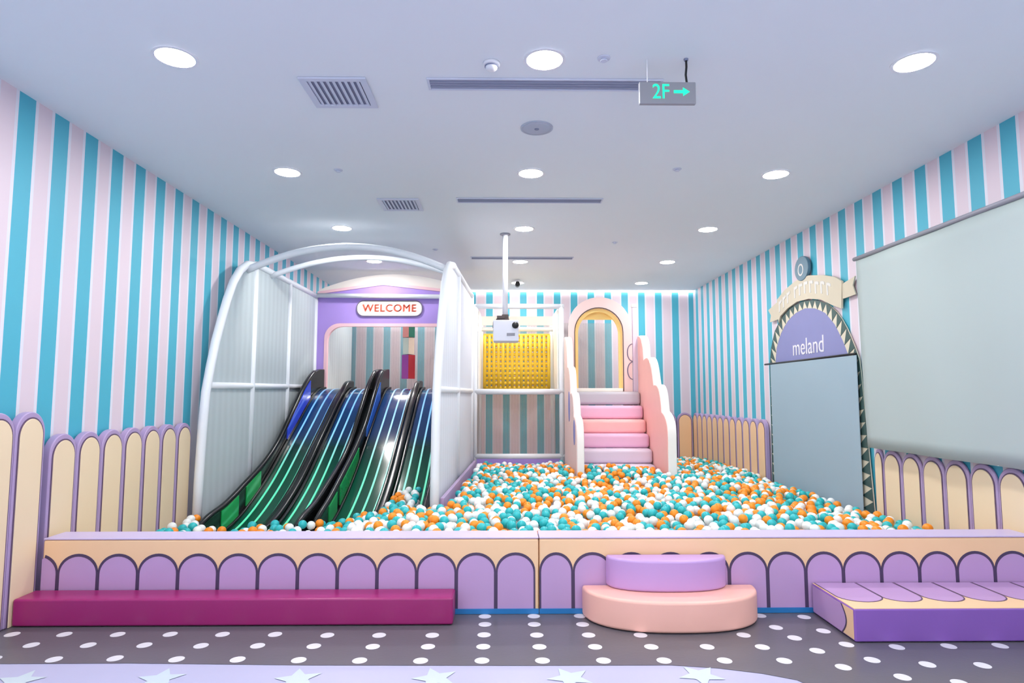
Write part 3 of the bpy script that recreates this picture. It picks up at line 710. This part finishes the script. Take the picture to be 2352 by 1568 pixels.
# ------------------------------------------------------------------ pink stairs and arched doorway panel
t = thing('padded_stairs', 'pink padded stairs with wavy side walls rising from the ball pit', 'stairs', (1.6, 9.2, 0))
def wave_side(name, xa, xb, pts, lab_in):
    # smooth scalloped outline through the lobes
    w = obj('side_wall', MB().prism(pts, xa, xb, YZ(0.0)), ['edge_white'], t, bevel=0.012, label='white edged wavy side wall')
    return w
def lobes(ls, yend, zb):
    """ls: lobe corners from the top: scallops bulging outward between successive notches"""
    p = [(yend, zb), (yend, ls[0][1])]
    for (ya, za), (yb_, zb_) in zip(ls[:-1], ls[1:]):
        for i in range(10):
            s = i / 9
            u = ya + (yb_ - ya) * s; v = za + (zb_ - za) * s
            nx, ny = -(za - zb_), (yb_ - ya)
            l = math.hypot(nx, ny) or 1
            k = 0.27 * l * math.sin(PI * s ** 0.9)
            p.append((u - abs(nx) / l * k, v + abs(ny) / l * k))
    p.append((ls[-1][0], zb))
    return p
notchR = [(9.93, 2.38), (9.55, 1.97), (8.93, 1.58), (8.50, 1.215), (8.20, 0.75)]
notchL = [(9.93, 2.36), (9.50, 1.86), (9.05, 1.46), (8.62, 1.15), (8.30, 0.75)]
R_ = lobes(notchR, 9.93, 0.0); L_ = lobes(notchL, 9.93, 0.0)
wr = wave_side('side_wall', 2.145, 2.26, R_, None)
wl = wave_side('side_wall', 0.965, 1.06, L_, None)
shrink = lambda P: [(min(9.925, y + 0.012), max(0.01, z - 0.012)) for y, z in P]
obj('inner_face', MB().prism(shrink(R_), 2.138, 2.15, YZ(0.0)), 'side_salmon', wr, label='salmon pink inner face')
obj('outer_face', MB().prism(shrink(L_), 0.958, 0.97, YZ(0.0)), 'blush_board', wl, label='blush outer face')
for y, z, ry, rz_ in ((9.20, 1.27, 0.10, 0.22), (8.56, 0.93, 0.09, 0.17)):
    obj('oval_spot', MB().prism(ellipse(y, z, ry, rz_, 24), 0.953, 0.96, YZ(0.0)), 'oval_blue', wl, label='blue violet oval spot')
stp = [(9.75, 1.49, 'step_grey'), (9.56, 1.275, 'step_lilac'), (9.37, 1.07, 'step_salmon'), (9.18, 0.87, 'step_lilac'), (8.99, 0.665, 'step_pale'), (8.80, 0.46, 'step_pale')]
for i, (y, z, k) in enumerate(stp):
    obj('step', MB().box(1.064, 2.134, y, 9.92 if i == 0 else stp[i - 1][0] + 0.06, (z - 0.205) if i < 5 else 0.0, z), k, t, bevel=0.05, seg=5,
        label=['grey top step', 'lilac pink second step', 'salmon third step', 'lilac fourth step', 'pale lilac fifth step', 'pale lowest step in the balls'][i])
DY = 9.94
t = thing('doorway_panel', 'blush arched doorway board with yellow inner frame at the stair top', 'doorway', (1.56, DY, 0.0))
cx = 1.52
outr = [(1.03, 0.5), (1.03, 2.55)] + [(1.535 + 0.5 * math.cos(PI - PI * i / 20), 2.55 + 0.46 * math.sin(PI - PI * i / 20)) for i in range(21)][0:] + [(2.05, 2.55), (2.05, 0.5)]
inn = arch(0.765, 1.335, 0.39, 20, cx, 1.495)
obj('board', MB().prism(outr[:2] + outr[2:23] + outr[23:] + [(inn[-1][0], 0.5)] + inn[::-1] + [(inn[0][0], 0.5)][:0] + [(inn[0][0], 0.501)], 0, 0.04, XZ(DY)), 'blush_board', t, bevel=0.004)
obj('outline', MB().strip(arch(0.79, 1.35, 0.40, 20, cx, 1.495), arch(0.765, 1.335, 0.39, 20, cx, 1.495), -0.006, 0.002, XZ(DY)), 'dark_brown', t, label='dark arch line')
obj('inner_frame', MB().strip(arch(0.78, 1.345, 0.395, 20, cx, 1.495), arch(0.66, 1.28, 0.36, 20, cx, 1.495), 0.04, 0.12, XZ(DY)), 'yellow_board', t, label='yellow inner frame')
hd = arch(0.70, 1.30, 0.37, 20, cx, 1.495)[6:-6]
obj('head_board', MB().prism(hd + [(hd[-1][0] + 0.03, 2.66), (hd[0][0] - 0.03, 2.66)], 0.13, 0.15, XZ(DY)), 'yellow_board', t, label='yellow board closing the arch head')
obj('sill', MB().box(cx - 0.38, cx + 0.38, DY + 0.0, DY + 0.12, 1.49, 1.545), 'cream_board', t, bevel=0.006)
obj('side_post', MB().box(2.065, 2.14, DY, DY + 0.06, 0.4, 2.85), 'pale_lilac', t, bevel=0.008, label='pale lilac square post')
obj('post_cap', MB().box(2.055, 2.15, DY - 0.01, DY + 0.07, 2.85, 2.90), 'edge_white', t, bevel=0.006)
sc = MB()
for k in range(2):
    c = (2.045, 2.115 - 0.29 * k)
    a = [(c[0] + 0.09 * math.cos(PI / 2 + PI * i / 14) + 0.012, c[1] - 0.0 + 0.145 * math.sin(PI / 2 + PI * i / 14)) for i in range(15)]
    b = [(c[0] + 0.075 * math.cos(PI / 2 + PI * i / 14) + 0.012, c[1] + 0.132 * math.sin(PI / 2 + PI * i / 14)) for i in range(15)]
    sc.strip(a, b, -0.006, 0.002, XZ(DY))
obj('scallop_line', sc, 'grey_line', t, label='grey scalloped line')

# ------------------------------------------------------------------ grey doorway on the screen-side wall
DX = 3.66
t = thing('arched_doorway', 'arched doorway decoration with purple head, triangle border and tan banner', 'doorway', (DX, 7.45, 0))
AO = [(8.55, 0.0), (8.50, 1.858), (8.43, 2.10), (8.30, 2.30), (8.08, 2.46), (7.80, 2.55), (7.48, 2.585), (7.15, 2.545), (6.90, 2.46), (6.68, 2.31), (6.53, 2.13), (6.42, 1.95), (6.34, 1.80), (6.175, 0.0)]
AI = [(8.39, 0.0), (8.33, 1.858), (8.27, 2.07), (8.15, 2.23), (7.96, 2.37), (7.74, 2.455), (7.46, 2.49), (7.18, 2.45), (6.97, 2.365), (6.79, 2.22), (6.66, 2.06), (6.57, 1.91), (6.49, 1.78), (6.37, 0.0)]
def resample(p, n):
    d = [0]
    for a, b in zip(p[:-1], p[1:]): d.append(d[-1] + math.hypot(b[0] - a[0], b[1] - a[1]))
    out = []
    for i in range(n + 1):
        s = d[-1] * i / n; k = max(j for j in range(len(d)) if d[j] <= s + 1e-9); k = min(k, len(p) - 2)
        f = (s - d[k]) / (d[k + 1] - d[k]); out.append((p[k][0] + (p[k + 1][0] - p[k][0]) * f, p[k][1] + (p[k + 1][1] - p[k][1]) * f))
    return out
nT = 50
RO, RI = resample(AO, nT), resample(AI, nT)
bd = obj('border', MB().strip(RO, RI, -0.012, 0.0, YZ(DX)), 'cream_print', t, label='cream border band')
tr = MB()
for i in range(nT):
    a0, a1 = RO[i], RO[i + 1]; m_ = ((RI[i][0] + RI[i + 1][0]) / 2, (RI[i][1] + RI[i + 1][1]) / 2)
    tr.prism([a0, a1, m_], -0.0155, -0.011, YZ(DX))
obj('triangle_print', tr, 'dark_green_print', bd, label='dark green triangles')
hp = [p for p in AI[1:-1]]
hd = obj('head_panel', MB().prism([(8.33, 1.80)] + hp + [(6.50, 1.70)], -0.010, 0.0, YZ(DX)), 'purple_panel', t, label='purple arch panel with lettering')
FAC = Matrix(((0, 0, -1, 0), (-1, 0, 0, 0), (0, 1, 0, 0), (0, 0, 0, 1)))    # text facing -X, reading towards -Y
text_obj('lettering', 'meland', 0.285, Matrix.Translation((DX - 0.0125, 7.42, 2.02)) @ FAC, 'white_print', hd, 0.002, 0.95, 0.0)['label'] = 'white lowercase lettering'
bo = [(8.14, 2.40), (8.16, 2.70), (7.93, 2.79), (7.62, 2.855), (7.28, 2.86), (6.95, 2.80), (6.70, 2.73), (6.57, 2.66)]
bi = [(8.14, 2.39), (8.08, 2.47), (7.86, 2.545), (7.60, 2.592), (7.30, 2.582), (7.02, 2.53), (6.78, 2.43), (6.60, 2.37)]
bn = obj('banner', MB().strip(bo, bi, -0.035, -0.014, YZ(DX)), 'banner_tan', t, label='tan curved ribbon banner')
obj('banner_tail', MB().prism([(8.46, 2.60), (8.14, 2.68), (8.14, 2.44), (8.42, 2.43), (8.38, 2.52)], -0.026, -0.014, YZ(DX)), 'banner_tan', bn)
obj('banner_tail', MB().prism([(6.58, 2.63), (6.33, 2.67), (6.38, 2.58), (6.33, 2.48), (6.58, 2.47)], -0.026, -0.014, YZ(DX)), 'banner_tan', bn)
lt = MB()
def glyph(y, z, w, h, sl):
    lt.prism([(y, z), (y - 0.03, z - 0.03 * sl), (y - 0.03, z + h - 0.03 * sl), (y, z + h)], -0.039, -0.034, YZ(DX))
    lt.prism([(y - 0.03, z + h - 0.035), (y - w, z + h - 0.035 - w * sl), (y - w, z + h - w * sl), (y - 0.03, z + h)], -0.039, -0.034, YZ(DX))
for i, (y, z, sl) in enumerate([(8.10, 2.52, -0.35), (7.98, 2.56, -0.3), (7.86, 2.60, -0.2), (7.66, 2.64, -0.1), (7.53, 2.655, 0), (7.40, 2.66, 0.05), (7.27, 2.65, 0.1), (7.14, 2.62, 0.2), (7.01, 2.60, 0.25), (6.88, 2.56, 0.3)]):
    glyph(y, z, 0.09, 0.14, sl)
obj('banner_lettering', lt, 'banner_letter', bn, label='faded pale lettering')
md = obj('medallion', MB().prism(ellipse(7.44, 2.975, 0.172, 0.15, 32), -0.045, -0.005, YZ(DX)), 'medallion_teal', t, bevel=0.008, label='round grey teal medallion')
obj('medallion_emblem', MB().strip(ellipse(7.45, 2.96, 0.07, 0.075, 24), ellipse(7.45, 2.96, 0.05, 0.055, 24), -0.048, -0.044, YZ(DX), closed=True), 'banner_letter', md, label='pale round emblem')
t = thing('roller_shade', 'grey blue roller shade pulled down over the arched doorway', 'shade', (3.62, 7.45, 1.86))
obj('fabric', MB().box(3.618, 3.624, 6.345, 8.42, 0.06, 1.85), 'grey_shade', t)
obj('top_bar', MB().tube([(3.622, 6.36, 1.865), (3.622, 8.60, 1.86)], 0.012, 10), 'black_plastic', t, smooth=True, label='thin black top bar')

# projection screen
t = thing('projection_screen', 'large pale grey projection screen hanging on the striped wall', 'screen', (3.55, 4.5, 2.82))
sg = MB(); ny, nz = 40, 16
S0, S1 = 2.9, 6.17
vs = []
for j in range(nz + 1):
    for i in range(ny + 1):
        u, v = i / ny, j / nz
        z = 2.80 - 1.868 * v
        x = 3.56 + 0.012 * math.sin(u * 9 + v * 2.2) * v + 0.007 * math.sin(u * 23 - v * 3) * (0.3 + v)
        vs.append((x, S1 - (S1 - S0) * u - 0.04 * v * (1 - u), z))
fs = [(j * (ny + 1) + i, j * (ny + 1) + i + 1, (j + 1) * (ny + 1) + i + 1, (j + 1) * (ny + 1) + i) for j in range(nz) for i in range(ny)]
sg.add(vs, fs)
f = obj('fabric', sg, 'screen_fabric', t, smooth=True)
so = f.modifiers.new('thick', 'SOLIDIFY'); so.thickness = 0.003
obj('top_bar', MB().tube([(3.56, 2.88, 2.815), (3.56, 6.20, 2.815)], 0.02, 12), 'bar_grey', t, smooth=True, label='grey top roller bar')
for y in (3.4, 4.7, 6.0):
    obj('wall_bracket', MB().box(3.56, 3.673, y - 0.012, y + 0.012, 2.805, 2.83), 'bar_grey', t)
obj('bottom_hem', MB().box(3.572, 3.580, 2.95, 6.12, 0.932, 0.955), 'screen_fabric', t, label='grey bottom hem')

# ------------------------------------------------------------------ balls
R = 0.040
def sstep(a, b, x):
    t_ = max(0.0, min(1.0, (x - a) / (b - a))); return t_ * t_ * (3 - 2 * t_)
def level(x, y):
    l = 0.165 + 0.225 * sstep(-1.95, -0.9, x)
    l += 0.12 * (1 - sstep(-2.85, -2.5, x)) * sstep(4.8, 5.4, y)
    l += 0.07 * sstep(5.2, 5.6, y) * sstep(-2.5, -2.3, x) * (1 - sstep(-1.9, -1.7, x))
    l += 0.06 * math.exp(-((x + 1.84) / 0.12) ** 2 - ((y - 6.02) / 0.16) ** 2)
    l += 0.10 * math.exp(-((x - 1.6) / 0.6) ** 2 - ((y - 8.6) / 0.6) ** 2)
    l -= 0.07 * sstep(2.5, 3.5, x) - 0.0
    l -= 0.06 * sstep(9.5, 11.8, y)
    l += 0.03 * math.sin(x * 2.3 + y * 1.1) * math.sin(y * 2.1 - x * 0.7)
    return l
def allowed(x, y, z):
    if y < 4.525 or x < -2.98 or x > 3.555: return False
    if x < -0.3:
        if -2.97 < x < -0.74 and y > 5.82:
            ye = 5.95 if x < -1.80 else 6.22
            if y > ye - 0.06:
                if x < -1.35: return False
                for w in (-1.327, -0.81):
                    if abs(x - w) < 0.13: return False
                if y > 7.2: return False
                if z - R < bed_z(y) + 0.06: return False
        elif x <= -2.9 and y > 6.2: return False
        if x > -0.80 and y > 6.15 and abs(x - xr(y)) < 0.16: return False
        if y > 9.8 and x < -0.45: return False
    if -0.6 < x < 1.0 and y > 9.92: return False
    if x >= 0.9 and x < 2.32 and y > 8.08:
        if 1.11 < x < 2.09 and y < 8.74: return True
        return False
    if x >= 2.3 and y > 11.78: return False
    return x < 3.55 - (0.03 if y < 8.7 and y > 6.2 else 0)
cells = {}
pts = []
D = 2 * R * 1.004
def try_add(x, y, z):
    k = (int(x // D), int(y // D), int(z // D))
    for a in (-1, 0, 1):
        for b in (-1, 0, 1):
            for c in (-1, 0, 1):
                for q in cells.get((k[0] + a, k[1] + b, k[2] + c), ()):
                    if (q[0] - x) ** 2 + (q[1] - y) ** 2 + (q[2] - z) ** 2 < D * D: return False
    cells.setdefault(k, []).append((x, y, z)); pts.append((x, y, z)); return True
def throw(n, lo, hi):
    X = rng.uniform(-3.0, 3.6, n); Y_ = rng.uniform(4.5, 11.85, n); Z = rng.uniform(lo, hi, n)
    for x, y, dz in zip(X, Y_, Z):
        x, y = float(x), float(y)
        z = level(x, y) + float(dz)
        if z < R: z = R
        if allowed(x, y, z): try_add(x, y, z)
throw(90000, -0.045, 0.0)
throw(60000, -0.105, -0.05)
pts = np.array(pts)
# colours in loose clumps
ph = rng.uniform(0, 6.28, 6)
def colour_of(p):
    x, y = p[0], p[1]
    o = 0.27 + 0.10 * math.sin(x * 3.1 + ph[0]) * math.sin(y * 2.7 + ph[1]) + 0.22 * math.exp(-((x - 2.9) / 0.5) ** 2 - ((y - 6.6) / 0.9) ** 2)
    t_ = 0.34 + 0.08 * math.sin(x * 2.1 + ph[2]) * math.sin(y * 3.3 + ph[3])
    u = rng.random()
    return 0 if u < o else (1 if u < o + t_ else 2)
cols = [colour_of(p) for p in pts]
# which balls show largest from the photograph's side of the pit: coarse depth buffer
F_, PITCH, YAW = 1430.0, math.atan(121 / 1430), math.atan(18 / 1430 * math.cos(math.atan(121 / 1430)))
def project(p):
    x, y, z = p[0], p[1], p[2] - CAM_Z
    a = x * math.cos(YAW) - y * math.sin(YAW); b = x * math.sin(YAW) + y * math.cos(YAW)
    fw = b * math.cos(PITCH) + z * math.sin(PITCH); upv = -b * math.sin(PITCH) + z * math.cos(PITCH)
    return 1176 + F_ * a / fw, 784 - F_ * upv / fw, fw
buf = np.full((784, 1176), -1, dtype=np.int32)
order = np.argsort(-pts[:, 1])
for i in order:
    u, v, d = project(pts[i]); r = F_ * R / d / 2; u /= 2; v /= 2
    if pts[i][0] < -0.75 and pts[i][1] > 7.0: continue
    a0, a1, b0, b1 = int(max(0, v - r)), int(min(611, v + r)), int(max(0, u - r)), int(min(1175, u + r))
    if a1 < a0 or b1 < b0: continue
    yy, xx = np.mgrid[a0:a1 + 1, b0:b1 + 1]
    mk = (yy - v) ** 2 + (xx - u) ** 2 <= r * r
    buf[a0:a1 + 1, b0:b1 + 1][mk] = i
cnt = np.bincount(buf[buf >= 0], minlength=len(pts))
big = np.argsort(-cnt)[:290]
bigset = set(int(i) for i in big)

def ball_mesh(name, k, seg=20, rings=12):
    mbb = MB(); prof = [(R * math.sin(PI * i / rings), -R * math.cos(PI * i / rings)) for i in range(1, rings)]
    mbb.lathe(prof, (0, 0, 0), seg)
    me = bpy.data.meshes.new(name); me.from_pydata(mbb.v, [], mbb.f); me.materials.append(M[k])
    me.polygons.foreach_set('use_smooth', [True] * len(me.polygons)); me.update(); return me
BK = ['ball_orange', 'ball_teal', 'ball_white']; BN = ['orange', 'teal', 'white']
BM = [ball_mesh('plastic_ball', k) for k in BK]
def zone(x, y):
    if x < -2.55: return 'in the corner by the striped wall and slide foot'
    if x < -1.7: return 'scattered at the foot of the black slides'
    if x < -0.9: return 'on the heap by the buried slide foot'
    if x < -0.2: return 'behind the bench end near the white net'
    if x < 0.55: return 'behind the bare pit wall between bench and step'
    if x < 1.15: return 'behind the purple step, its bench side'
    if x < 1.7: return 'behind the purple step, its ledge side'
    if x < 2.25: return 'behind the pit wall where the violet ledge starts'
    if x < 2.85: return 'behind the violet ledge, before the grey doorway'
    return 'along the cream pickets under the projection screen'
for i in sorted(bigset):
    c = cols[i]; z_ = zone(pts[i][0], pts[i][1])
    o = bpy.data.objects.new('plastic_ball', BM[c]); COL.objects.link(o)
    o.location = tuple(float(v) for v in pts[i])
    o.rotation_euler = (float(rng.uniform(0, 6)), float(rng.uniform(0, 6)), 0)
    tag(o, 'shiny %s plastic ball %s' % (BN[c], z_), 'ball', '%s balls %s' % (BN[c], z_))
# all the others: one heap
seg, rings = 12, 8
u_v = []; 
for i in range(1, rings):
    u_v += [(R * math.sin(PI * i / rings) * math.cos(2 * PI * j / seg), R * math.sin(PI * i / rings) * math.sin(2 * PI * j / seg), -R * math.cos(PI * i / rings)) for j in range(seg)]
nv = len(u_v) + 2
u_v = np.array([(0, 0, -R)] + u_v + [(0, 0, R)])
u_f = []
for i in range(rings - 2):
    for j in range(seg):
        a = 1 + i * seg + j; b = 1 + i * seg + (j + 1) % seg
        u_f.append((a, b, b + seg, a + seg))
tri = [(0, 1 + (j + 1) % seg, 1 + j) for j in range(seg)] + [(nv - 1, 1 + (rings - 2) * seg + j, 1 + (rings - 2) * seg + (j + 1) % seg) for j in range(seg)]
rest = [i for i in range(len(pts)) if i not in bigset]
V = (pts[rest][:, None, :] + u_v[None, :, :]).reshape(-1, 3)
quad = np.array(u_f); tri = np.array(tri)
nb = len(rest)
loops = np.concatenate([(quad[None] + (np.arange(nb) * nv)[:, None, None]).reshape(-1), (tri[None] + (np.arange(nb) * nv)[:, None, None]).reshape(-1)])
nq, nt_ = nb * len(quad), nb * len(tri)
starts = np.concatenate([np.arange(nq) * 4, nq * 4 + np.arange(nt_) * 3])
cc = np.array([cols[i] for i in rest])
mi = np.concatenate([np.repeat(cc, len(quad)), np.repeat(cc, len(tri))])
me = bpy.data.meshes.new('ball_heap')
me.vertices.add(len(V)); me.vertices.foreach_set('co', V.reshape(-1).astype(np.float32))
me.loops.add(len(loops)); me.loops.foreach_set('vertex_index', loops.astype(np.int32))
me.polygons.add(nq + nt_); me.polygons.foreach_set('loop_start', starts.astype(np.int32))
for k in BK: me.materials.append(M[k])
me.polygons.foreach_set('material_index', mi.astype(np.int32))
me.polygons.foreach_set('use_smooth', np.ones(nq + nt_, dtype=bool))
me.update(calc_edges=True); me.validate()
o = bpy.data.objects.new('ball_heap', me); COL.objects.link(o)
tag(o, 'mass of orange, teal and white plastic balls filling the pit behind the front balls', 'balls', kind='stuff')

# ------------------------------------------------------------------ world, camera, view
w = bpy.data.worlds.new('World'); scene.world = w; w.use_nodes = True
bg = w.node_tree.nodes['Background']; bg.inputs['Color'].default_value = (0.93, 0.96, 1.0, 1); bg.inputs['Strength'].default_value = 1.2
cd = bpy.data.cameras.new('camera'); cam = bpy.data.objects.new('camera', cd); COL.objects.link(cam)
cd.sensor_width = 36.0; cd.lens = 1430.0 / 2352 * 36.0; cd.clip_start = 0.05
cam.location = (0, 0, CAM_Z); cam.rotation_euler = (PI / 2 + PITCH, 0, -YAW)
scene.camera = cam
vs_ = scene.view_settings
vs_.view_transform = 'Standard'; vs_.look = 'None'; vs_.gamma = 1.0; vs_.use_curve_mapping = False; vs_.exposure = 0.93
try:
    scene.cycles.use_denoising = True
    scene.cycles.use_adaptive_sampling = True; scene.cycles.adaptive_threshold = 0.04
    scene.cycles.max_bounces = 8; scene.cycles.diffuse_bounces = 5; scene.cycles.transparent_max_bounces = 16
    scene.cycles.caustics_reflective = False; scene.cycles.caustics_refractive = False
    scene.cycles.sample_clamp_indirect = 6.0
except Exception: pass
